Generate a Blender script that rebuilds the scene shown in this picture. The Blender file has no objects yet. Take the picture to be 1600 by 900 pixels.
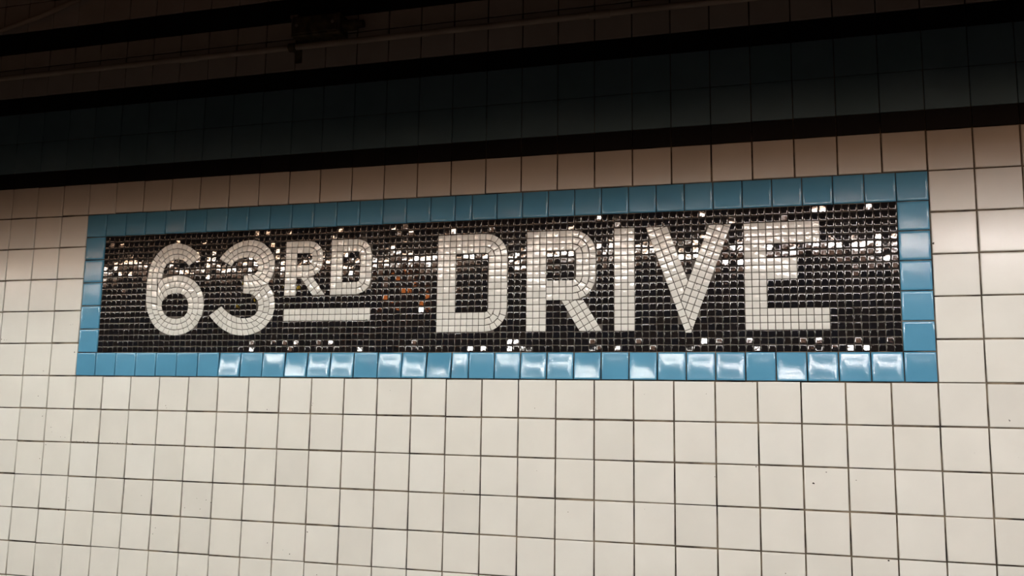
import bpy, math, random
from mathutils import Matrix, Vector, noise

random.seed(63)
S = bpy.context.scene
COL = S.collection
U = 0.108            # one large wall tile with its joint, metres
Z0 = 1.60            # height of the name panel's lower edge above the platform


def P(x, z, y=0.0):
    """wall units -> metres (y in metres, negative = towards the platform)"""
    return Vector((x * U, y, Z0 + z * U))


# ------------------------------------------------------------------ camera
cam_data = bpy.data.cameras.new('camera')
cam = bpy.data.objects.new('camera', cam_data)
COL.objects.link(cam)
S.camera = cam
cam_data.sensor_width = 36.0
cam_data.lens = 1328.93 / 1600 * 36.0
cam_data.clip_start = 0.02
right = Vector((0.96343545, 0.26760609, 0.01338302))
down = Vector((-0.02108207, 0.12550319, -0.99186919))
fwd = Vector((-0.26710985, 0.9553198, 0.12655591))
M = Matrix.Identity(4)
for r in range(3):
    M[r][0] = right[r]
    M[r][1] = -down[r]
    M[r][2] = -fwd[r]
loc = P(19.82697, -0.449195, -21.58613 * U - 0.004)
for r in range(3):
    M[r][3] = loc[r]
cam.matrix_world = M

# ------------------------------------------------------------------ world, exposure
w = bpy.data.worlds.new('station_dark')
S.world = w
w.use_nodes = True
w.node_tree.nodes['Background'].inputs[0].default_value = (0.85, 0.75, 0.7, 1)
w.node_tree.nodes['Background'].inputs[1].default_value = 0.0
S.view_settings.view_transform = 'Standard'
S.view_settings.look = 'None'
S.view_settings.exposure = 0.0
S.view_settings.gamma = 1.0
S.view_settings.use_curve_mapping = False
TUBE = 236.0          # brightness of the fluorescent tubes
LAMP_D = 30.0         # lamps this many tiles in front of the wall
LAMP_Z = 8.5          # and this high

# ------------------------------------------------------------------ helpers


def new_mat(name, base=(0.8, 0.8, 0.8), rough=0.5, spec=0.5, metal=0.0, emit=None, strength=0.0):
    m = bpy.data.materials.new(name)
    m.use_nodes = True
    b = m.node_tree.nodes['Principled BSDF']
    b.inputs['Base Color'].default_value = (*base, 1)
    b.inputs['Roughness'].default_value = rough
    b.inputs['Specular IOR Level'].default_value = spec
    b.inputs['Metallic'].default_value = metal
    if emit:
        b.inputs['Emission Color'].default_value = (*emit, 1)
        b.inputs['Emission Strength'].default_value = strength
    return m


def nd(m, kind, **kw):
    n = m.node_tree.nodes.new(kind)
    for k, v in kw.items():
        setattr(n, k, v)
    return n


def glaze(name, cols, rough, rough_var=0.05, spec=0.5, mottle=0.06, bump=0.0, bump_scale=40.0, wave=0.0, wave_scale=12.0, dirt=0.0):
    """Glazed tile: every tile its own shade from a ramp, mottling, slightly uneven surface."""
    m = new_mat(name, cols[0], rough, spec)
    L = m.node_tree.links
    b = m.node_tree.nodes['Principled BSDF']
    geo = nd(m, 'ShaderNodeNewGeometry')
    tc = nd(m, 'ShaderNodeTexCoord')
    ramp = nd(m, 'ShaderNodeValToRGB')
    ramp.color_ramp.elements[0].color = (*cols[0], 1)
    ramp.color_ramp.elements[1].color = (*cols[-1], 1)
    for i, c in enumerate(cols[1:-1]):
        e = ramp.color_ramp.elements.new((i + 1) / (len(cols) - 1))
        e.color = (*c, 1)
    L.new(geo.outputs['Random Per Island'], ramp.inputs[0])
    n1 = nd(m, 'ShaderNodeTexNoise')
    n1.inputs['Scale'].default_value = 9.0
    n1.inputs['Detail'].default_value = 4.0
    L.new(tc.outputs['Object'], n1.inputs['Vector'])
    mr = nd(m, 'ShaderNodeMapRange')
    mr.inputs['From Min'].default_value = 0.3
    mr.inputs['From Max'].default_value = 0.7
    mr.inputs['To Min'].default_value = 1 - mottle
    mr.inputs['To Max'].default_value = 1 + mottle
    L.new(n1.outputs['Fac'], mr.inputs['Value'])
    mul = nd(m, 'ShaderNodeVectorMath', operation='SCALE')
    L.new(ramp.outputs['Color'], mul.inputs[0])
    L.new(mr.outputs[0], mul.inputs['Scale'])
    out = mul.outputs[0]
    if dirt:
        n3 = nd(m, 'ShaderNodeTexNoise')
        n3.inputs['Scale'].default_value = 210.0
        n3.inputs['Detail'].default_value = 1.0
        L.new(tc.outputs['Object'], n3.inputs['Vector'])
        st = nd(m, 'ShaderNodeMapRange')
        st.inputs['From Min'].default_value = 0.80
        st.inputs['From Max'].default_value = 0.84
        st.inputs['To Max'].default_value = dirt
        L.new(n3.outputs['Fac'], st.inputs['Value'])
        mx = nd(m, 'ShaderNodeMix', data_type='RGBA')
        L.new(st.outputs[0], mx.inputs['Factor'])
        L.new(out, mx.inputs['A'])
        mx.inputs['B'].default_value = (0.03, 0.022, 0.018, 1)
        out = mx.outputs['Result']
    L.new(out, b.inputs['Base Color'])
    rr = nd(m, 'ShaderNodeMapRange')
    rr.inputs['To Min'].default_value = max(0.02, rough - rough_var)
    rr.inputs['To Max'].default_value = rough + rough_var
    L.new(n1.outputs['Fac'], rr.inputs['Value'])
    L.new(rr.outputs[0], b.inputs['Roughness'])
    last = None
    if wave:
        n2 = nd(m, 'ShaderNodeTexNoise')
        n2.inputs['Scale'].default_value = wave_scale
        n2.inputs['Detail'].default_value = 1.0
        L.new(tc.outputs['Object'], n2.inputs['Vector'])
        bp = nd(m, 'ShaderNodeBump')
        bp.inputs['Strength'].default_value = 1.0
        bp.inputs['Distance'].default_value = wave
        L.new(n2.outputs['Fac'], bp.inputs['Height'])
        last = bp
    if bump:
        n4 = nd(m, 'ShaderNodeTexNoise')
        n4.inputs['Scale'].default_value = bump_scale
        n4.inputs['Detail'].default_value = 2.0
        L.new(tc.outputs['Object'], n4.inputs['Vector'])
        bq = nd(m, 'ShaderNodeBump')
        bq.inputs['Strength'].default_value = 1.0
        bq.inputs['Distance'].default_value = bump
        L.new(n4.outputs['Fac'], bq.inputs['Height'])
        if last:
            L.new(last.outputs[0], bq.inputs['Normal'])
        last = bq
    if last:
        L.new(last.outputs[0], b.inputs['Normal'])
    return m


def noisy(name, c1, c2, scale, rough=0.8, lo=0.35, hi=0.65, bump=0.0, stretch=None, spec=0.3):
    m = new_mat(name, c1, rough, spec)
    L = m.node_tree.links
    b = m.node_tree.nodes['Principled BSDF']
    tc = nd(m, 'ShaderNodeTexCoord')
    src = tc.outputs['Object']
    if stretch:
        mp = nd(m, 'ShaderNodeMapping')
        mp.inputs['Scale'].default_value = stretch
        L.new(src, mp.inputs['Vector'])
        src = mp.outputs[0]
    n = nd(m, 'ShaderNodeTexNoise')
    n.inputs['Scale'].default_value = scale
    n.inputs['Detail'].default_value = 5.0
    L.new(src, n.inputs['Vector'])
    r = nd(m, 'ShaderNodeValToRGB')
    r.color_ramp.elements[0].position = lo
    r.color_ramp.elements[1].position = hi
    r.color_ramp.elements[0].color = (*c1, 1)
    r.color_ramp.elements[1].color = (*c2, 1)
    L.new(n.outputs['Fac'], r.inputs[0])
    L.new(r.outputs[0], b.inputs['Base Color'])
    if bump:
        bp = nd(m, 'ShaderNodeBump')
        bp.inputs['Distance'].default_value = bump
        L.new(n.outputs['Fac'], bp.inputs['Height'])
        L.new(bp.outputs[0], b.inputs['Normal'])
    return m


class MB:
    """collects faces, links ONE mesh object"""

    def __init__(self):
        self.v, self.f, self.sm = [], [], []

    def add(self, vs, fs, smooth=False):
        o = len(self.v)
        self.v += [tuple(p) for p in vs]
        for f in fs:
            self.f.append([i + o for i in f])
            self.sm.append(smooth)

    def box(self, a, b, bev=0.0):
        x0, y0, z0 = a
        x1, y1, z1 = b
        if bev <= 0:
            vs = [(x0, y0, z0), (x1, y0, z0), (x1, y1, z0), (x0, y1, z0), (x0, y0, z1), (x1, y0, z1), (x1, y1, z1), (x0, y1, z1)]
            self.add(vs, [(0, 3, 2, 1), (4, 5, 6, 7), (0, 1, 5, 4), (1, 2, 6, 5), (2, 3, 7, 6), (3, 0, 4, 7)])
            return
        import bmesh
        bm = bmesh.new()
        bmesh.ops.create_cube(bm, size=1.0)
        for v in bm.verts:
            v.co = Vector((x0 + (v.co.x + .5) * (x1 - x0), y0 + (v.co.y + .5) * (y1 - y0), z0 + (v.co.z + .5) * (z1 - z0)))
        bmesh.ops.bevel(bm, geom=bm.edges[:], offset=bev, segments=3, affect='EDGES', profile=0.5)
        bm.verts.index_update()
        self.add([v.co[:] for v in bm.verts], [[v.index for v in f.verts] for f in bm.faces])
        bm.free()

    def tube(self, pts, r, n=16, caps=True):
        pts = [Vector(p) for p in pts]
        rings = []
        up = Vector((0, 1, 0))
        rs = r if isinstance(r, (list, tuple)) else [r] * len(pts)
        for i, p in enumerate(pts):
            t = (pts[min(i + 1, len(pts) - 1)] - pts[max(i - 1, 0)]).normalized()
            a = t.cross(up)
            if a.length < 1e-3:
                a = t.cross(Vector((0, 0, 1)))
            a.normalize()
            c = t.cross(a)
            rings.append([p + rs[i] * (math.cos(2 * math.pi * k / n) * a + math.sin(2 * math.pi * k / n) * c) for k in range(n)])
        vs = [v for rg in rings for v in rg]
        fs = []
        for i in range(len(pts) - 1):
            for k in range(n):
                fs.append((i * n + k, i * n + (k + 1) % n, (i + 1) * n + (k + 1) % n, (i + 1) * n + k))
        self.add(vs, fs, True)
        if caps:
            self.add(rings[0], [list(range(n))[::-1]])
            self.add(rings[-1], [list(range(n))])

    def tile(self, poly, h, bev, gap, tilt=(0.0, 0.0), flat=None, base=0.0, soft=1.0, crown=0.0):
        """one pillow-edged glazed tile from a convex outline in wall units.
        h, bev in metres; gap in wall units; tilt = slope of the face to +x and +z."""
        src = poly
        poly = inset(src, gap / 2)
        while poly is None and len(src) > 3:      # drop the shortest edge of a cut tile and try again
            d = [math.hypot(src[i][0] - src[(i + 1) % len(src)][0], src[i][1] - src[(i + 1) % len(src)][1]) for i in range(len(src))]
            i = d.index(min(d))
            src = [p for k, p in enumerate(src) if k != i]
            poly = inset(src, gap / 2)
        if poly is None:
            return
        b = bev / U
        flat = b * 0.6 if flat is None else flat / U
        cx = sum(p[0] for p in poly) / len(poly)
        cz = sum(p[1] for p in poly) / len(poly)
        rings = []
        for ins, dep in ((0, 0.0), (0, h - bev * .75 * soft), (b * .3, h - bev * .25 * soft), (b, h), (b + flat, h)):
            q = inset(poly, ins) if ins else poly
            if q is None:
                q = [(cx + (p[0] - cx) * .4, cz + (p[1] - cz) * .4) for p in poly]
            rings.append((q, dep))
        if crown:
            q = rings[-1][0]
            rings.append(([(cx + (p[0] - cx) * .55, cz + (p[1] - cz) * .55) for p in q], h + crown * .75))
            rings.append(([(cx + (p[0] - cx) * .15, cz + (p[1] - cz) * .15) for p in q], h + crown))
        n = len(poly)
        vs = []
        for q, dep in rings:
            for (x, z) in q:
                y = -(base + dep)
                if dep > 0:
                    y += (x - cx) * U * tilt[0] + (z - cz) * U * tilt[1]
                vs.append(P(x, z, y))
        fs = []
        for r in range(len(rings) - 1):
            for k in range(n):
                k2 = (k + 1) % n
                fs.append((r * n + k, r * n + k2, (r + 1) * n + k2, (r + 1) * n + k))
        fs.append([(len(rings) - 1) * n + k for k in range(n)])
        self.add(vs, fs, True)

    def build(self, name, mat, parent=None, origin=None):
        me = bpy.data.meshes.new(name)
        o3 = Vector(origin) if origin is not None else Vector((0, 0, 0))
        me.from_pydata([Vector(v) - o3 for v in self.v], [], self.f)
        me.polygons.foreach_set('use_smooth', self.sm)
        me.materials.append(mat)
        me.update()
        o = bpy.data.objects.new(name, me)
        COL.objects.link(o)
        if parent is not None:
            o.parent = parent
            o.location = o3 - world_loc(parent)
        else:
            o.location = o3
        return o


def world_loc(o):
    p = Vector(o.location)
    while o.parent:
        o = o.parent
        p += Vector(o.location)
    return p


def inset(poly, d):
    """convex CCW polygon moved inwards by d; None if it vanishes"""
    if d == 0:
        return list(poly)
    n = len(poly)
    out = poly
    for i in range(n):
        a, b = poly[i], poly[(i + 1) % n]
        ex, ez = b[0] - a[0], b[1] - a[1]
        l = math.hypot(ex, ez)
        if l < 1e-6:
            continue
    res = []
    lines = []
    for i in range(n):
        a, b = poly[i], poly[(i + 1) % n]
        ex, ez = b[0] - a[0], b[1] - a[1]
        l = math.hypot(ex, ez) or 1e-9
        nx, nz = -ez / l, ex / l
        lines.append(((a[0] + nx * d, a[1] + nz * d), (ex / l, ez / l)))
    for i in range(n):
        (p, e), (q, f) = lines[i - 1], lines[i]
        den = e[0] * f[1] - e[1] * f[0]
        if abs(den) < 1e-4:
            res.append(q)
            continue
        t = ((q[0] - p[0]) * f[1] - (q[1] - p[1]) * f[0]) / den
        res.append((p[0] + e[0] * t, p[1] + e[1] * t))
    if area(res) < 1e-5:
        return None
    for i in range(n):      # any edge that flipped direction means it has vanished
        a, b = poly[i], poly[(i + 1) % n]
        c, e = res[i], res[(i + 1) % n]
        if (b[0] - a[0]) * (e[0] - c[0]) + (b[1] - a[1]) * (e[1] - c[1]) < 0:
            return None
    return res


def area(p):
    return 0.5 * sum(p[i][0] * p[(i + 1) % len(p)][1] - p[(i + 1) % len(p)][0] * p[i][1] for i in range(len(p)))


def ccw(p):
    return list(p) if area(p) > 0 else list(p)[::-1]


def clip(poly, a, b):
    """keep what lies left of the line a->b"""
    def side(p):
        return (b[0] - a[0]) * (p[1] - a[1]) - (b[1] - a[1]) * (p[0] - a[0])
    out = []
    for i in range(len(poly)):
        p, q = poly[i], poly[(i + 1) % len(poly)]
        sp, sq = side(p), side(q)
        if sp >= 0:
            out.append(p)
        if sp * sq < 0:
            t = sp / (sp - sq)
            out.append((p[0] + (q[0] - p[0]) * t, p[1] + (q[1] - p[1]) * t))
    clean = []
    for p in out:
        if not clean or math.hypot(p[0] - clean[-1][0], p[1] - clean[-1][1]) > 0.004:
            clean.append(p)
    if len(clean) > 2 and math.hypot(clean[0][0] - clean[-1][0], clean[0][1] - clean[-1][1]) < 0.004:
        clean.pop()
    return clean if len(clean) > 2 and area(clean) > 0.0015 else None


def rect(x0, z0, x1, z1):
    return [(x0, z0), (x1, z0), (x1, z1), (x0, z1)]


def empty(name, loc, label=None, cat=None, group=None):
    o = bpy.data.objects.new(name, None)
    o.empty_display_size = 0.05
    o.location = loc
    COL.objects.link(o)
    tag(o, label, cat, group)
    return o


def tag(o, label=None, cat=None, group=None, kind=None):
    for k, v in (('label', label), ('category', cat), ('group', group), ('kind', kind)):
        if v:
            o[k] = v
    return o


# ------------------------------------------------------------------ materials
WHITE = glaze('cream_glaze', [(.565, .548, .50), (.605, .588, .54), (.59, .572, .52), (.615, .602, .558)], 0.16, 0.03, 0.17, 0.03, wave=0.0004, wave_scale=7, dirt=0.5, bump=0.00003, bump_scale=200)
BLUE = glaze('blue_glaze', [(.066, .216, .335), (.078, .238, .362), (.072, .228, .35), (.084, .246, .37)], 0.14, 0.03, 0.30, 0.05, wave=0.0003, wave_scale=14, bump=0.00006, bump_scale=220)
BLACKM = glaze('black_glass_mosaic', [(.006, .0055, .006), (.010, .008, .008), (.007, .007, .009), (.012, .009, .008)], 0.035, 0.01, 0.5, 0.1, wave=0.00009, wave_scale=70)
LETTER = glaze('letter_glaze', [(.53, .515, .47), (.57, .555, .51), (.59, .57, .525), (.55, .53, .485)], 0.07, 0.015, 0.4, 0.03, wave=0.00006, wave_scale=60)
NAVY = glaze('navy_band_glaze', [(.16, .29, .36), (.18, .31, .39), (.17, .30, .375)], 0.6, 0.05, 0.15, 0.06)
BLACKT = glaze('black_band_glaze', [(.010, .010, .011), (.014, .013, .014)], 0.6, 0.05, 0.15, 0.08)
GROUT = noisy('joint_mortar', (.016, .011, .009), (.19, .15, .105), 13, 0.9, .40, .62)
GROUTM = noisy('mosaic_mortar', (.05, .043, .037), (.11, .095, .08), 60, 0.85)
CHIP = noisy('chipped_clay', (.012, .009, .008), (.05, .035, .025), 300, 0.9)
PIPE = noisy('painted_conduit', (.42, .37, .30), (.58, .52, .43), 22, 0.55, stretch=(.3, 1, 1))
IRON = noisy('dirty_iron', (.05, .04, .02), (.16, .12, .06), 35, 0.7, bump=0.0004)
STEEL = noisy('dull_steel', (.25, .22, .17), (.38, .34, .28), 60, 0.45)
CONC = noisy('platform_concrete', (.014, .006, .0035), (.024, .011, .006), 6, 0.85, bump=0.001)
CEIL = noisy('sooty_ceiling', (.02, .012, .009), (.035, .02, .014), 3, 0.9)
FARW = noisy('far_track_wall', (.012, .007, .005), (.03, .018, .012), 2, 0.8)
HOOD = new_mat('hood_enamel', (.03, .03, .028), 0.6)
AMBER = bpy.data.materials.new('warm_tint_filter')
AMBER.use_nodes = True
AMBER.node_tree.nodes.clear()
_t = nd(AMBER, 'ShaderNodeBsdfTransparent')
_t.inputs[0].default_value = (.50, .40, .33, 1)      # each face of an added strip that warms the wall's fade; light crosses two
_o = nd(AMBER, 'ShaderNodeOutputMaterial')
AMBER.node_tree.links.new(_t.outputs[0], _o.inputs[0])
SKIRT = noisy('warm_bounce', (.10, .045, .022), (.14, .065, .03), 5, 0.6)  # for a panel added behind the tubes to bounce warm light onto the wall

# ------------------------------------------------------------------ wall
XL, XR = -18, 46
ZB, ZT = -14, 15.5
wall = MB()
wall.box((XL * U - 1, 0.0, 0.0), (XR * U + 1, 0.25, Z0 + ZT * U))
wall_o = tag(wall.build('wall_back', GROUT), kind='structure')

JG = 0.034


def jit(s):
    return random.gauss(0, s)


def white_ok(x, z):
    return not (0 <= x < 24 and 0 <= z < 5)


wt = MB()
HW = 0.005
rowz = {}
for z in range(ZB, 6):
    for x in range(XL, XR):
        if white_ok(x, z):
            t = (jit(.006), jit(.006))
            d = jit(.004)
            wt.tile(rect(x, z + d, x + 1, z + 1 + d), HW, .0022, JG + abs(jit(.004)), t)
for (z0, z1) in ((9.05, 10.05), (10.05, 10.60), (11.32, 12.32), (12.32, 13.32), (13.32, 14.32), (14.32, 15.3)):
    for x in range(XL, XR):
        wt.tile(rect(x, z0, x + 1, z1), HW, .0022, JG, (jit(.006), jit(.006)))
wt.build('cream_tiles', WHITE, wall_o)

nb = MB()
for z0, z1 in ((6.5, 7.5), (7.5, 8.5)):
    for x in range(XL, XR):
        nb.tile(rect(x, z0, x + 1, z1), HW, .0012, .02, (jit(.004), jit(.004)))
nb.build('navy_tile_band', NAVY, wall_o)
bb = MB()
for z0, z1 in ((5.995, 6.5), (8.5, 9.05), (10.60, 11.32)):
    for x in range(XL, XR):
        bb.tile(rect(x, z0, x + 1, z1), HW, .0012, .02, (jit(.004), jit(.004)))
bb.build('black_tile_course', BLACKT, wall_o)

CH = [(-1.34,-0.63,1.0),(-1.12,-1.24,1.0),(-0.76,-1.57,1.0),(-0.72,-1.71,0.7),(-0.38,-1.85,0.7),(-0.22,-1.86,0.7),(-0.90,-2.10,1.0),(-1.09,-2.52,1.2),(0.11,-3.72,1.0),(0.08,-3.63,0.8),(-0.24,-4.00,2.0),(3.28,-0.85,1.0),(3.31,-0.92,0.8),(4.83,-3.49,1.0),(4.99,-3.55,1.2),(4.14,-3.74,1.0),(4.65,-3.75,1.0),(4.52,-3.46,0.7),(2.65,-3.46,0.8),(3.20,-4.35,1.0),(3.12,-4.52,1.0),(8.07,-4.20,1.3),(7.56,-4.82,1.4),(7.35,-4.72,0.7),(6.86,-4.56,1.0),(8.41,-5.31,1.0),(4.28,-2.96,1.0),(6.64,-0.91,1.0),(8.07,-0.71,0.8),(8.05,-0.77,0.7),(7.82,-0.74,0.7),(10.39,-0.33,0.6),(0.22,-1.96,0.8),(0.34,-1.98,1.0),(0.48,-1.97,1.0),(0.63,-1.97,1.0),(0.80,-1.98,0.9),(1.43,-1.97,1.0),(1.51,-1.98,1.0),(1.69,-1.97,1.0),(1.89,-1.99,1.0),(2.03,-1.95,1.2),(2.22,-1.98,1.3),(12.56,-2.91,0.9),(21.22,-2.38,1.8),(21.51,-2.11,1.0),(22.16,-2.27,1.0),(22.79,-4.04,2.0),(23.84,-4.17,1.0),(23.84,-4.23,0.8),(19.89,-0.05,1.5),(19.89,-0.28,0.9),(20.21,-1.58,0.9),(15.34,-3.32,0.9),(14.52,-2.32,1.0),(19.93,-2.04,1.3),(25.42,-0.84,1.1),(25.41,-0.82,0.8),(20.54,-4.47,0.9),(25.20,-0.10,1.4),(18.26,-1.00,1.4),(17.27,-0.35,0.6),(14.45,-0.74,0.7),(18.79,-0.32,0.7),(18.96,-2.31,0.8),(-0.33,1.56,0.7),(-0.25,1.58,0.7),(-0.11,1.60,0.7),(-0.11,0.72,1.5),(-1.22,0.14,0.9),(-2.94,1.13,1.1),(-2.83,1.11,1.0),(-2.74,1.11,0.8),(24.04,3.25,2.2)]
CHB = [(0.11,1.69,0.9),(0.16,1.73,0.9),(0.23,1.76,0.9),(0.31,1.78,0.9)]


def chips(lst, name, parent, y):
    c = MB()
    for x, z, r in lst:
        n = 7
        rr = r * 0.012
        front = []
        for k in range(n):
            a = 2 * math.pi * k / n
            q = rr * random.uniform(.6, 1.3)
            front.append((x + q * math.cos(a) * 1.1, z + q * math.sin(a)))
        vs = [P(a, b, y) for a, b in front] + [P(a, b, y + .0006) for a, b in front]
        fs = [list(range(n))] + [(k, k + n, (k + 1) % n + n, (k + 1) % n) for k in range(n)]
        c.add(vs, fs)
    return c.build(name, CHIP, parent)


chips(CH, 'glaze_chip', wall_o, -HW - .0003)

# ------------------------------------------------------------------ station name panel
FR = 5 / 7.0
sign = empty('station_name_panel', P(12, 0, 0),
             'long mosaic name panel reading 63RD DRIVE in cream letters on black, framed by blue tiles', 'sign')
bd = MB()
HB = 0.0052


def blue_edges():
    e = [0.0]
    while e[-1] < 12.0:
        e.append(e[-1] + FR)
    e[-1] = 12.145
    cut = 12.145 + .485
    e.append(cut)
    n = 16
    for k in range(1, n + 1):
        e.append(cut + (24 - cut) * k / n)
    return e


be = blue_edges()
# the bottom course leans back a little, each tile by its own amount
lean = {}
for i in range(len(be) - 1):
    x0, x1 = be[i], be[i + 1]
    xm = (x0 + x1) / 2
    if xm < 4.7:
        tz = random.uniform(-.01, .015)
    else:
        tz = -.110 + random.gauss(0, .022) if i % 5 != 3 else -.04
    bd.tile(rect(x0, 0, x1, FR), HB, .0022, .028, (jit(.02), -tz), flat=.003, crown=.0017, base=.0030)
    bd.tile(rect(x0, 5 - FR, x1, 5), HB, .0022, .020, (jit(.008), jit(.008)), flat=.004, crown=.0004)
for k in range(1, 6):
    for x0, x1 in ((0, FR), (24 - FR, 24)):
        bd.tile(rect(x0, k * FR, x1, (k + 1) * FR), HB, .0022, .028, (jit(.006), jit(.006)), flat=.004, crown=.0004)
bd.build('blue_tile_border', BLUE, sign)
chips(CHB, 'border_chip', sign, -HB - .0003)

# ---- letters: lists of convex outlines ----
MP = 0.1777
ZL = 1.243


def grid(x0, x1, z0, z1, nx, nz):
    out = []
    for i in range(nx):
        for k in range(nz):
            out.append(rect(x0 + (x1 - x0) * i / nx, z0 + (z1 - z0) * k / nz, x0 + (x1 - x0) * (i + 1) / nx, z0 + (z1 - z0) * (k + 1) / nz))
    return out


def arc(cx, cz, r0, r1, a0, a1, lanes):
    out = []
    for l in range(lanes):
        ra = r0 + (r1 - r0) * l / lanes
        rb = r0 + (r1 - r0) * (l + 1) / lanes
        n = max(2, round((ra + rb) / 2 * abs(a1 - a0) / MP))
        for k in range(n):
            t0, t1 = a0 + (a1 - a0) * k / n, a0 + (a1 - a0) * (k + 1) / n
            q = [(cx + rb * math.cos(t0), cz + rb * math.sin(t0)), (cx + rb * math.cos(t1), cz + rb * math.sin(t1)),
                 (cx + ra * math.cos(t1), cz + ra * math.sin(t1)), (cx + ra * math.cos(t0), cz + ra * math.sin(t0))]
            out.append(ccw(q))
    return out


def spline(pts, m=12):
    p = [Vector((a, b)) for a, b in pts]
    if len(p) == 2:
        return [p[0].lerp(p[1], k / m) for k in range(m + 1)]
    q = [2 * p[0] - p[1]] + p + [2 * p[-1] - p[-2]]
    out = []
    for i in range(1, len(q) - 2):
        for k in range(m):
            t = k / m
            a, b, c, d = q[i - 1], q[i], q[i + 1], q[i + 2]
            out.append(.5 * ((2 * b) + (c - a) * t + (2 * a - 5 * b + 4 * c - d) * t * t + (3 * b - a - 3 * c + d) * t ** 3))
    out.append(p[-1])
    return out


def at(curve, f):
    L = [0.0]
    for i in range(1, len(curve)):
        L.append(L[-1] + (curve[i] - curve[i - 1]).length)
    s = f * L[-1]
    for i in range(1, len(curve)):
        if L[i] >= s - 1e-9:
            d = L[i] - L[i - 1]
            return curve[i - 1].lerp(curve[i], (s - L[i - 1]) / d if d else 0)
    return curve[-1]


def stroke(outer, inner, lanes, pitch=MP, nmin=1):
    O, I = spline(outer), spline(inner)
    out = []
    for l in range(lanes):
        fa, fb = l / lanes, (l + 1) / lanes
        mid = [at(O, k / 20).lerp(at(I, k / 20), (fa + fb) / 2) for k in range(21)]
        length = sum((mid[k + 1] - mid[k]).length for k in range(20))
        n = max(nmin, round(length / pitch))
        for k in range(n):
            o0, o1, i0, i1 = at(O, k / n), at(O, (k + 1) / n), at(I, k / n), at(I, (k + 1) / n)
            q = [o0.lerp(i0, fa), o1.lerp(i1, fa), o1.lerp(i1, fb), o0.lerp(i0, fb)]
            out.append(ccw([(v.x, v.y) for v in q]))
    return out


def slanted(p_top, p_bot, width_x, lanes, clips, phase=0.0, pitch=MP):
    """straight leaning stroke: left edge p_top->p_bot, horizontal width width_x; square tiles clipped by lines"""
    t, b = Vector(p_top), Vector(p_bot)
    d = (b - t).normalized()
    n = Vector((-d.y, d.x))          # points to +x for a downward stroke
    wdt = width_x * abs(n.x)
    length = (b - t).length
    out = []
    for l in range(lanes):
        k = -4
        while k * pitch < length + 3 * pitch:
            s0 = (k + phase) * pitch
            a = t + d * s0 + n * (wdt * l / lanes)
            c = t + d * (s0 + pitch) + n * (wdt * (l + 1) / lanes)
            q = [tuple(a), tuple(t + d * (s0 + pitch) + n * (wdt * l / lanes)), tuple(c), tuple(t + d * s0 + n * (wdt * (l + 1) / lanes))]
            q = ccw(q)
            for (u, v) in clips[l] if isinstance(clips, dict) else clips:
                q = clip(q, u, v) if q else None
            if q:
                out.append(q)
            k += 1
    return out


def rows(a, b):
    return ZL + a * MP, ZL + b * MP


ZTOP = ZL + 15 * MP
HP = math.pi / 2

letters = []
# numeral 6
K = {
 '3uo': [(4.795,3.460), (4.988,3.683), (5.257,3.866), (5.530,3.971), (5.784,4.007), (6.127,3.949), (6.389,3.788), (6.568,3.575), (6.658,3.309), (6.633,3.010), (6.459,2.686)],
 '3ui': [(5.233,3.229), (5.331,3.367), (5.518,3.457), (5.730,3.477), (5.945,3.436), (6.078,3.326), (6.120,3.193), (6.085,3.062), (5.993,2.970)],
 '3mo': [(6.459,2.686), (6.079,2.593), (5.648,2.584)],
 '3mi': [(5.993,2.970), (5.825,2.956), (5.655,2.960)],
 '3b2o': [(5.869,2.579), (6.162,2.603), (6.459,2.686)],
 '3b2i': [(5.879,2.402), (5.965,2.378), (6.044,2.321)],
 '3b1o': [(5.648,2.584), (5.869,2.579)],
 '3b1i': [(5.654,2.422), (5.879,2.402)],
 '3lo': [(6.459,2.686), (6.630,2.451), (6.721,2.153), (6.704,1.857), (6.555,1.564), (6.318,1.345), (6.033,1.229), (5.741,1.190), (5.401,1.222), (5.095,1.347), (4.827,1.525), (4.550,1.792)],
 '3li': [(6.044,2.321), (6.144,2.200), (6.188,2.013), (6.142,1.865), (6.002,1.748), (5.795,1.702), (5.540,1.723), (5.279,1.820), (5.100,1.935), (4.963,2.069)],
 '6uo': [(4.177,3.544), (3.979,3.736), (3.701,3.901), (3.359,3.999), (3.025,3.956), (2.785,3.834), (2.574,3.625), (2.433,3.394), (2.354,3.122), (2.332,2.947)],
 '6ui': [(3.767,3.286), (3.648,3.398), (3.509,3.472), (3.329,3.493), (3.152,3.459), (3.002,3.358), (2.903,3.186), (2.854,2.934)],
 '6so': [(2.332,2.947), (2.318,2.654), (2.334,2.226)],
 '6si': [(2.680,2.938), (2.691,2.646), (2.711,2.452), (2.747,2.161)],
 '6bo': [(2.334,2.226), (2.440,1.876), (2.672,1.508), (3.002,1.294), (3.365,1.204), (3.758,1.259), (4.053,1.419), (4.274,1.701), (4.353,2.003), (4.344,2.268), (4.235,2.575), (3.998,2.829), (3.724,2.963), (3.409,3.017), (3.098,2.986), (2.855,2.922)],
 '6bi': [(2.905,2.101), (2.978,1.907), (3.121,1.783), (3.394,1.711), (3.635,1.746), (3.781,1.858), (3.827,2.010), (3.816,2.163), (3.748,2.317), (3.607,2.435), (3.382,2.478), (3.227,2.454), (3.105,2.414)],
 '6c1o': [(2.855,2.922), (2.783,2.858), (2.724,2.743)],
 '6c1i': [(3.105,2.414), (3.053,2.388), (2.990,2.331)],
 '6c2o': [(2.724,2.743), (2.712,2.607), (2.720,2.452)],
 '6c2i': [(2.990,2.331), (2.949,2.281), (2.923,2.216)],
 '6c3o': [(2.720,2.452), (2.727,2.297), (2.751,2.103)],
 '6c3i': [(2.923,2.216), (2.909,2.159), (2.905,2.101)],
}
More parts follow.
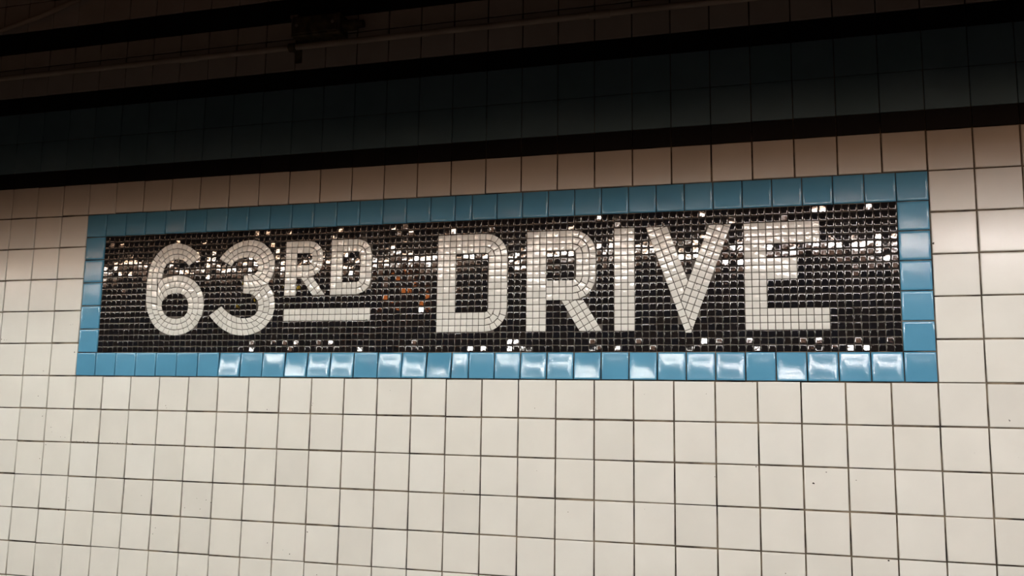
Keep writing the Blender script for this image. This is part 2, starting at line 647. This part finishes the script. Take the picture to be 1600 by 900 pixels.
six = (stroke(K['6uo'], K['6ui'], 3) + stroke(K['6so'], K['6si'], 2) + stroke(K['6bo'], K['6bi'], 3)
       + stroke(K['6c1o'], K['6c1i'], 3) + stroke(K['6c2o'], K['6c2i'], 2) + stroke(K['6c3o'], K['6c3i'], 1) + [ccw([(2.688, 2.930), (2.722, 2.750), (2.845, 2.915)])])
three = (stroke(K['3uo'], K['3ui'], 3) + stroke(K['3mo'], K['3mi'], 2) + stroke(K['3lo'], K['3li'], 3)
         + stroke(K['3b2o'], K['3b2i'], 2) + stroke(K['3b1o'], K['3b1i'], 1))
letters.append(('numeral', 'mosaic numeral 6, first character of the name', six))
letters.append(('numeral', 'mosaic numeral 3 beside the 6', three))


def bowl(xc0, xr, z0, z1, R, w, lanes, nbar, ntop, xstart, x_arc, close=True):
    """D-shaped stroke: top bar, two rounded corners, right bar, bottom bar"""
    g = []
    g += grid(xstart, x_arc, z1 - w, z1, ntop, lanes)
    g += grid(xstart, x_arc, z0, z0 + w, ntop, lanes)
    g += grid(xr - w, xr, z0 + R, z1 - R, lanes, nbar)
    g += arc(x_arc, z1 - R, R - w, R, 0, HP, lanes)
    g += arc(x_arc, z0 + R, R - w, R, -HP, 0, lanes)
    return g


# small raised RD, two lanes
zs0, zs1 = 2.325, 3.905
smallR = grid(7.0, 7.37, zs0, zs1, 2, 9) + bowl(0, 8.205, 2.85, zs1, .45, .36, 2, 1, 2, 7.37, 7.755)
smallR += slanted((7.50, 2.85), (7.895, zs0), .405, 2, [((7.2, zs0), (9, zs0)), ((9, 2.85), (7.2, 2.85))])
smallD = grid(8.45, 8.815, zs0, zs1, 2, 9) + bowl(0, 9.71, zs0, zs1, .45, .36, 2, 4, 3, 8.815, 9.26)
bar = grid(7.015, 9.71, 1.595, 1.95, 15, 2)
letters.append(('letter', 'small raised letter R of 63RD', smallR))
letters.append(('letter', 'small raised letter D of 63RD', smallD))
letters.append(('underline_bar', 'cream bar under the small raised RD', bar))
# DRIVE, three lanes
W3 = .532
bigD = grid(11.67, 12.2, ZL, ZTOP, 3, 15) + bowl(0, 13.66, ZL, ZTOP, .62, W3, 3, 8, 5, 12.2, 13.04)
bigR = grid(14.185, 14.72, ZL, ZTOP, 3, 15) + bowl(0, 16.045, 2.058, ZTOP, .62, W3, 3, 4, 4, 14.72, 15.425)
bigR += slanted((15.125, 2.058), (15.612, ZL), .60, 3, [((14, ZL), (18, ZL)), ((18, 2.058), (14, 2.058))])
bigI = grid(16.515, 17.045, ZL, ZTOP, 3, 15)
lt, lb = Vector((17.325, ZTOP)), Vector((18.305, 1.18))
rt, rb = Vector((18.912, ZTOP)), Vector((17.895, 1.18))
wl, wr = .555, .555
off = Vector((wl / 3, 0))
base = ((15, 1.18), (22, 1.18))
top = ((22, ZTOP), (15, ZTOP))
cl = {0: [base, top, (tuple(rb + Vector((wr, 0))), tuple(rt + Vector((wr, 0))))],
      1: [base, top, (tuple(rb), tuple(rt))], 2: [base, top, (tuple(rb), tuple(rt))]}
bigV = slanted(tuple(lt), tuple(lb), wl, 3, cl)
cr = [base, top, (tuple(lb + off), tuple(lt + off))]
cr = [base, top, (tuple(lb + off), tuple(lt + off))[::1]]


def flip(c):
    return (c[1], c[0])


cr = [base, top, flip(cr[2])]
cl = {k: v[:2] + [(v[2])] for k, v in cl.items()}
bigV += slanted(tuple(rt), tuple(rb), wr, 3, cr, phase=.45)
bigE = grid(19.75, 20.28, ZL, ZTOP, 3, 15)
bigE += grid(20.28, 21.54, *rows(12, 15), 7, 3) + grid(20.28, 21.0, *rows(7, 10), 4, 3) + grid(20.28, 21.71, *rows(0, 3), 8, 3)
letters.append(('letter', 'large letter D, first of DRIVE', bigD))
letters.append(('letter', 'large letter R with slanted leg', bigR))
letters.append(('letter', 'large straight letter I', bigI))
letters.append(('letter', 'large letter V', bigV))
letters.append(('letter', 'large letter E, last of DRIVE', bigE))


def field(x, z, seed):
    return noise.noise(Vector((x * .9, z * .9, seed)))


def mosaic_tilt(x, z):
    s = .006
    if random.random() < .02:
        s = .03
    tx = random.gauss(0, .015)
    tz = random.gauss(0, s) + .011 * field(x, z, 3.1)
    if z < .93 and x > 5.5:
        tz += -random.choice((0, 0, 0, .03, .07, .1))
    elif z < 1.1 and x > 5.5 and random.random() < .15:
        tz += -.08
    if z > 3.93 and random.random() < .12:
        tz += .03
    return tx, -tz


for name, lab, polys in letters:
    mb = MB()
    for q in polys:
        cx = sum(p[0] for p in q) / len(q)
        cz = sum(p[1] for p in q) / len(q)
        mb.tile(q, .0046, .0016, .018, (random.gauss(0, .012), random.gauss(0, .012)), soft=.6, flat=.0004, crown=.00022)
    o = mb.build(name, LETTER, sign)
    o['label'] = lab

for c1 in ([(18.60, 2.41, 1.3), (18.63, 2.27, 1.2), (18.56, 2.33, .7), (9.30, 1.76, .9), (9.44, 1.76, .8), (9.18, 1.77, .8), (9.63, 1.78, .7), (9.60, 1.61, 1.5), (9.64, 1.60, 1.2)]):
    chips([c1], 'letter_chip', sign, -.0052)

# black field: columns follow the letters, cut narrower where needed
knots = [FR, 2.33, 4.35, 7.0, 8.45, 9.71, 11.67, 12.2, 13.66, 14.185, 14.72, 16.045, 16.515, 17.045, 19.75, 20.28, 21.71, 24 - FR]
cols = [knots[0]]
for a, b in zip(knots, knots[1:]):
    n = max(1, round((b - a) / .1787))
    cols += [a + (b - a) * (k + 1) / n for k in range(n)]
rws = [FR + (ZL - FR) * k / 3 for k in range(3)] + [ZL + MP * k for k in range(15)] + [ZTOP + (5 - FR - ZTOP) * k / 2 for k in range(3)]


def inside(pt, q):
    for i in range(len(q)):
        a, b = q[i], q[(i + 1) % len(q)]
        if (b[0] - a[0]) * (pt[1] - a[1]) - (b[1] - a[1]) * (pt[0] - a[0]) < -1e-4:
            return False
    return True


def clear_box(x0, x1, z0, z1, polys):
    """share of the cell covered by letter tiles"""
    c = 0
    for i in range(5):
        for k in range(5):
            pt = (x0 + (x1 - x0) * (i + .5) / 5, z0 + (z1 - z0) * (k + .5) / 5)
            if any(inside(pt, q) for q in polys):
                c += 1
    return c / 25.0


allp = [(min(p[0] for p in q), max(p[0] for p in q), min(p[1] for p in q), max(p[1] for p in q), q) for _, _, ps in letters for q in ps]
bf = MB()
wob = {}
for i in range(len(cols) - 1):
    for k in range(len(rws) - 1):
        x0, x1, z0, z1 = cols[i], cols[i + 1], rws[k], rws[k + 1]
        near = [a[4] for a in allp if a[0] < x1 and a[1] > x0 and a[2] < z1 and a[3] > z0]
        cov = clear_box(x0, x1, z0, z1, near) if near else 0
        if cov > .62:
            continue
        j = 0.007

        def cn(a, b):
            if (a, b) not in wob:
                edge = a in (0, len(cols) - 1) or b in (0, len(rws) - 1)
                wob[(a, b)] = (0, 0) if edge else (random.gauss(0, j * .6), random.gauss(0, j * .6))
            return cols[a] + wob[(a, b)][0], rws[b] + wob[(a, b)][1]
        q = [cn(i, k), cn(i + 1, k), cn(i + 1, k + 1), cn(i, k + 1)]
        bf.tile(q, .0036, .0011, .016 + abs(jit(.003)), mosaic_tilt((x0 + x1) / 2, (z0 + z1) / 2), flat=.0012, soft=.5)
fld = bf.build('black_mosaic_field', BLACKM, sign)

gb = MB()
gb.box(P(FR + .01, FR + .01, -.0016)[:], P(24 - FR - .01, 5 - FR - .01, 0)[:])
gb.build('mosaic_mortar_bed', GROUTM, sign)

# ------------------------------------------------------------------ conduit along the wall
pz, py = 9.62, -.042
pr = .0095
run = empty('wall_conduit', P(5, pz, 0), 'pale painted conduit running level along the wall above the dark band', 'pipe')
c = MB()
for a, b in ((-17.5, 6.98), (6.98, 30), (30, 45.5)):
    c.tube([P(a, pz, py), P((a + b) / 2, pz + .012, py), P(b, pz, py)], pr, 20)
c.build('conduit_run', PIPE, run)
for xx in (3.55, 16.2, 27):
    k = MB()
    k.tube([P(xx - .28, pz, py), P(xx - .27, pz, py), P(xx + .27, pz, py), P(xx + .28, pz, py)], [pr * 1.02, pr * 1.22, pr * 1.22, pr * 1.02], 20)
    k.build('coupling', PIPE, run)
for xx in (-6.1, 7.12, 29.5, 40):
    k = MB()
    n = 20
    ring = []
    for s in (-.11, .11):
        for rr in (pr * 1.05, pr * 1.45):
            ring.append([P(xx + s, pz, py) + Vector((0, rr * math.cos(2 * math.pi * q / n), rr * math.sin(2 * math.pi * q / n))) for q in range(n)])
    vs = [v for r in ring for v in r]
    fs = []
    for q in range(n):
        q2 = (q + 1) % n
        for a, b in ((0, 1), (1, 3), (3, 2), (2, 0)):
            fs.append((a * n + q, a * n + q2, b * n + q2, b * n + q))
    k.add(vs, fs, True)
    k.box(P(xx - .11, pz - .05, py + pr)[:], P(xx + .11, pz + .05, -.003)[:])
    k.box(P(xx - .11, pz - .35, -.008)[:], P(xx + .11, pz + .35, -.004)[:])
    k.build('pipe_clamp', IRON, run)

# ------------------------------------------------------------------ junction box on the wall above the conduit
jx0, jx1, jz0, jz1 = 7.15, 9.2, 9.86, 10.47
box_o = empty('junction_box', P(8.1, jz0, 0), 'dark rusty junction box fixed above the level conduit, in shadow', 'box')
k = MB()
k.box(P(jx0, jz0, -.062)[:], P(jx1 - .5, jz1, -.003)[:], .004)
k.build('box_body', IRON, box_o)
k = MB()
k.box(P(jx0 + .08, jz0 + .06, -.068)[:], P(jx1 - .58, jz1 - .06, -.061)[:], .002)
k.build('cover_plate', IRON, box_o)
for sx in (jx0 + .2, jx1 - .7):
    k = MB()
    k.tube([P(sx, (jz0 + jz1) / 2, -.067), P(sx, (jz0 + jz1) / 2, -.071)], .005, 10)
    k.build('cover_screw', STEEL, box_o)
k = MB()
k.tube([P(jx1 - .5, 10.16, -.032), P(jx1 - .1, 10.16, -.032), P(jx1 - .08, 10.16, -.032), P(jx1 + .12, 10.16, -.032)], [.017, .017, .012, .012], 18)
k.build('end_fitting', IRON, box_o)
k = MB()
k.box(P(jx0 - .19, 10.0, -.03)[:], P(jx0 - .03, 10.62, -.004)[:], .001)
k.box(P(jx0 - .16, 10.52, -.045)[:], P(jx0 + .1, 10.62, -.029)[:], .001)
k.build('mounting_bracket', STEEL, box_o)

# ------------------------------------------------------------------ slanting conduit up in the dark
sl = empty('slanting_conduit', P(-.9, 12.1, 0), 'thin dark conduit slanting up the wall in the upper left corner', 'pipe')
k = MB()
k.tube([P(-9.5, 10.75, -.03), P(-4.2, 11.30, -.03), P(-2.3, 11.68, -.03), P(-.9, 12.08, -.03), P(1.5, 12.9, -.03), P(4, 13.9, -.03), P(6.2, 15.4, -.03)], .008, 14)
k.build('conduit_run', PIPE, sl)
for (x, z) in ((-6.5, 11.06), (3.2, 13.57)):
    k = MB()
    k.box(P(x - .1, z - .2, -.041)[:], P(x + .1, z + .2, -.004)[:], .001)
    k.build('pipe_clamp', IRON, sl)

# ------------------------------------------------------------------ the rest of the station, behind the camera
YE = -3.75           # platform edge
X0, X1 = -14.0, 16.0
b = MB(); b.box((X0, YE, -.3), (X1, 0, 0)); tag(b.build('floor', CONC), kind='structure')
b = MB(); b.box((X0, -12.2, -1.5), (X1, YE, -1.2)); tag(b.build('floor_trackbed', FARW), kind='structure')
b = MB(); b.box((X0, -12.4, Z0 + ZT * U), (X1, .25, Z0 + ZT * U + .3)); tag(b.build('ceiling', CEIL), kind='structure')
b = MB(); b.box((X0, -12.4, -1.5), (X1, -12.2, Z0 + ZT * U)); tag(b.build('wall_front', FARW), kind='structure')
b = MB(); b.box((X0 - .2, -12.4, -1.5), (X0, .25, Z0 + ZT * U + .3)); tag(b.build('wall_left', FARW), kind='structure')
b = MB(); b.box((X1, -12.4, -1.5), (X1 + .2, .25, Z0 + ZT * U + .3)); tag(b.build('wall_right', FARW), kind='structure')

# fluorescent fixtures over the platform edge: a hooded trough with one long tube
LL = 11.9 * U


def tube_mat(name, c):
    return new_mat(name, (.9, .9, .9), .5, emit=c, strength=TUBE)


TM = [tube_mat('tube_warm_white', (1.0, .985, .92)), tube_mat('tube_rose_white', (1.03, .965, .93))]


def fixture(xc, mat):
    y = -LAMP_D * U
    z = Z0 + LAMP_Z * U
    o = empty('fluorescent_fixture', (xc, y, z), 'hooded fluorescent fixture hung over the platform edge', 'lamp', 'fluorescent fixtures over the platform edge')
    xu = xc / U
    lip = Z0 + (7.95 + .0045 * (min(max(xu, -16), 8) - 8) + .0042 * (min(max(xu, 8), 34) - 8)) * U  # lip height varied along the row to shape the fade across the wall
    k = MB()
    s = 3.1 * U
    t = .003
    k.box((xc - LL / 2, y + s, lip + .18 * U), (xc + LL / 2, y + s + t, z + 1.5 * U))
    k.box((xc - LL / 2, y - s - t, z + 1.5 * U), (xc + LL / 2, y + s + t, z + 1.5 * U + t))
    k.build('hood', HOOD, o)
    k = MB()
    k.box((xc - LL / 2, y + s - t, lip), (xc + LL / 2, y + s, lip + .20 * U))
    k.build('added_tint_strip', AMBER, o)  # unseen strip, added to tint the edge of the light
    k = MB()
    k.box((xc - LL / 2, y - s - t, z - .50 * U), (xc + LL / 2, y - s, z + 1.5 * U))
    k.build('added_bounce_panel', SKIRT, o)  # unseen panel, added to widen and warm the fade
    k = MB()
    k.tube([(xc - LL / 2 + .03, y, z), (xc + LL / 2 - .03, y, z)], .0185, 16)
    k.build('tube', mat, o)
    for sgn in (-1, 1):
        k = MB()
        xa = xc + sgn * (LL / 2 - .015)
        k.box((xa - .012, y - .015, z - .022), (xa + .012, y + .015, z + 1.5 * U))
        k.build('socket', STEEL, o)
    for sgn in (-1, 1):
        k = MB()
        xa = xc + sgn * LL * .3
        k.tube([(xa, y, z + 1.5 * U), (xa, y, Z0 + ZT * U)], .006, 10)
        k.build('hanger_rod', STEEL, o)


for i in range(-4, 6):
    fixture((12 + i * 11.9) * U, TM[1] if i >= 1 else TM[0])


# invented lamps on posts, stand-ins for unseen sources glinting in the black mosaic
def glint_source(xw, zw, D, col, cat_label, rad, st):
    y = -D * U
    p = Vector((xw * U, y, Z0 + zw * U))
    o = empty('glint_lamp', (p.x, y - .12, -1.2), cat_label, 'glint_source')
    k = MB()
    k.tube([(p.x, y - .12, -1.2), (p.x, y - .12, p.z + .3)], .04, 16)
    k.build('post', IRON, o)
    k = MB()
    k.box((p.x - rad * 1.4, y - .10, p.z - rad * 1.4), (p.x + rad * 1.4, y, p.z + rad * 1.4), .01)
    k.build('housing', IRON, o)
    k = MB()
    k.tube([(p.x, y - .01, p.z), (p.x, y + .012, p.z), (p.x, y + .02, p.z)], [rad, rad, rad * .6], 24)
    k.build('lens', new_mat('lens_glow', col, .4, emit=col, strength=st), o)


glint_source(-14.0, 9.9, 60, (1.0, .26, .05), 'orange lamp on a post, stand-in for the unseen source of an orange glint', .14, 8.0)
glint_source(-29.5, 10.2, 60, (1.0, .62, .05), 'yellow lamp on a post, stand-in for the unseen source of a yellow glint', .06, 5.0)
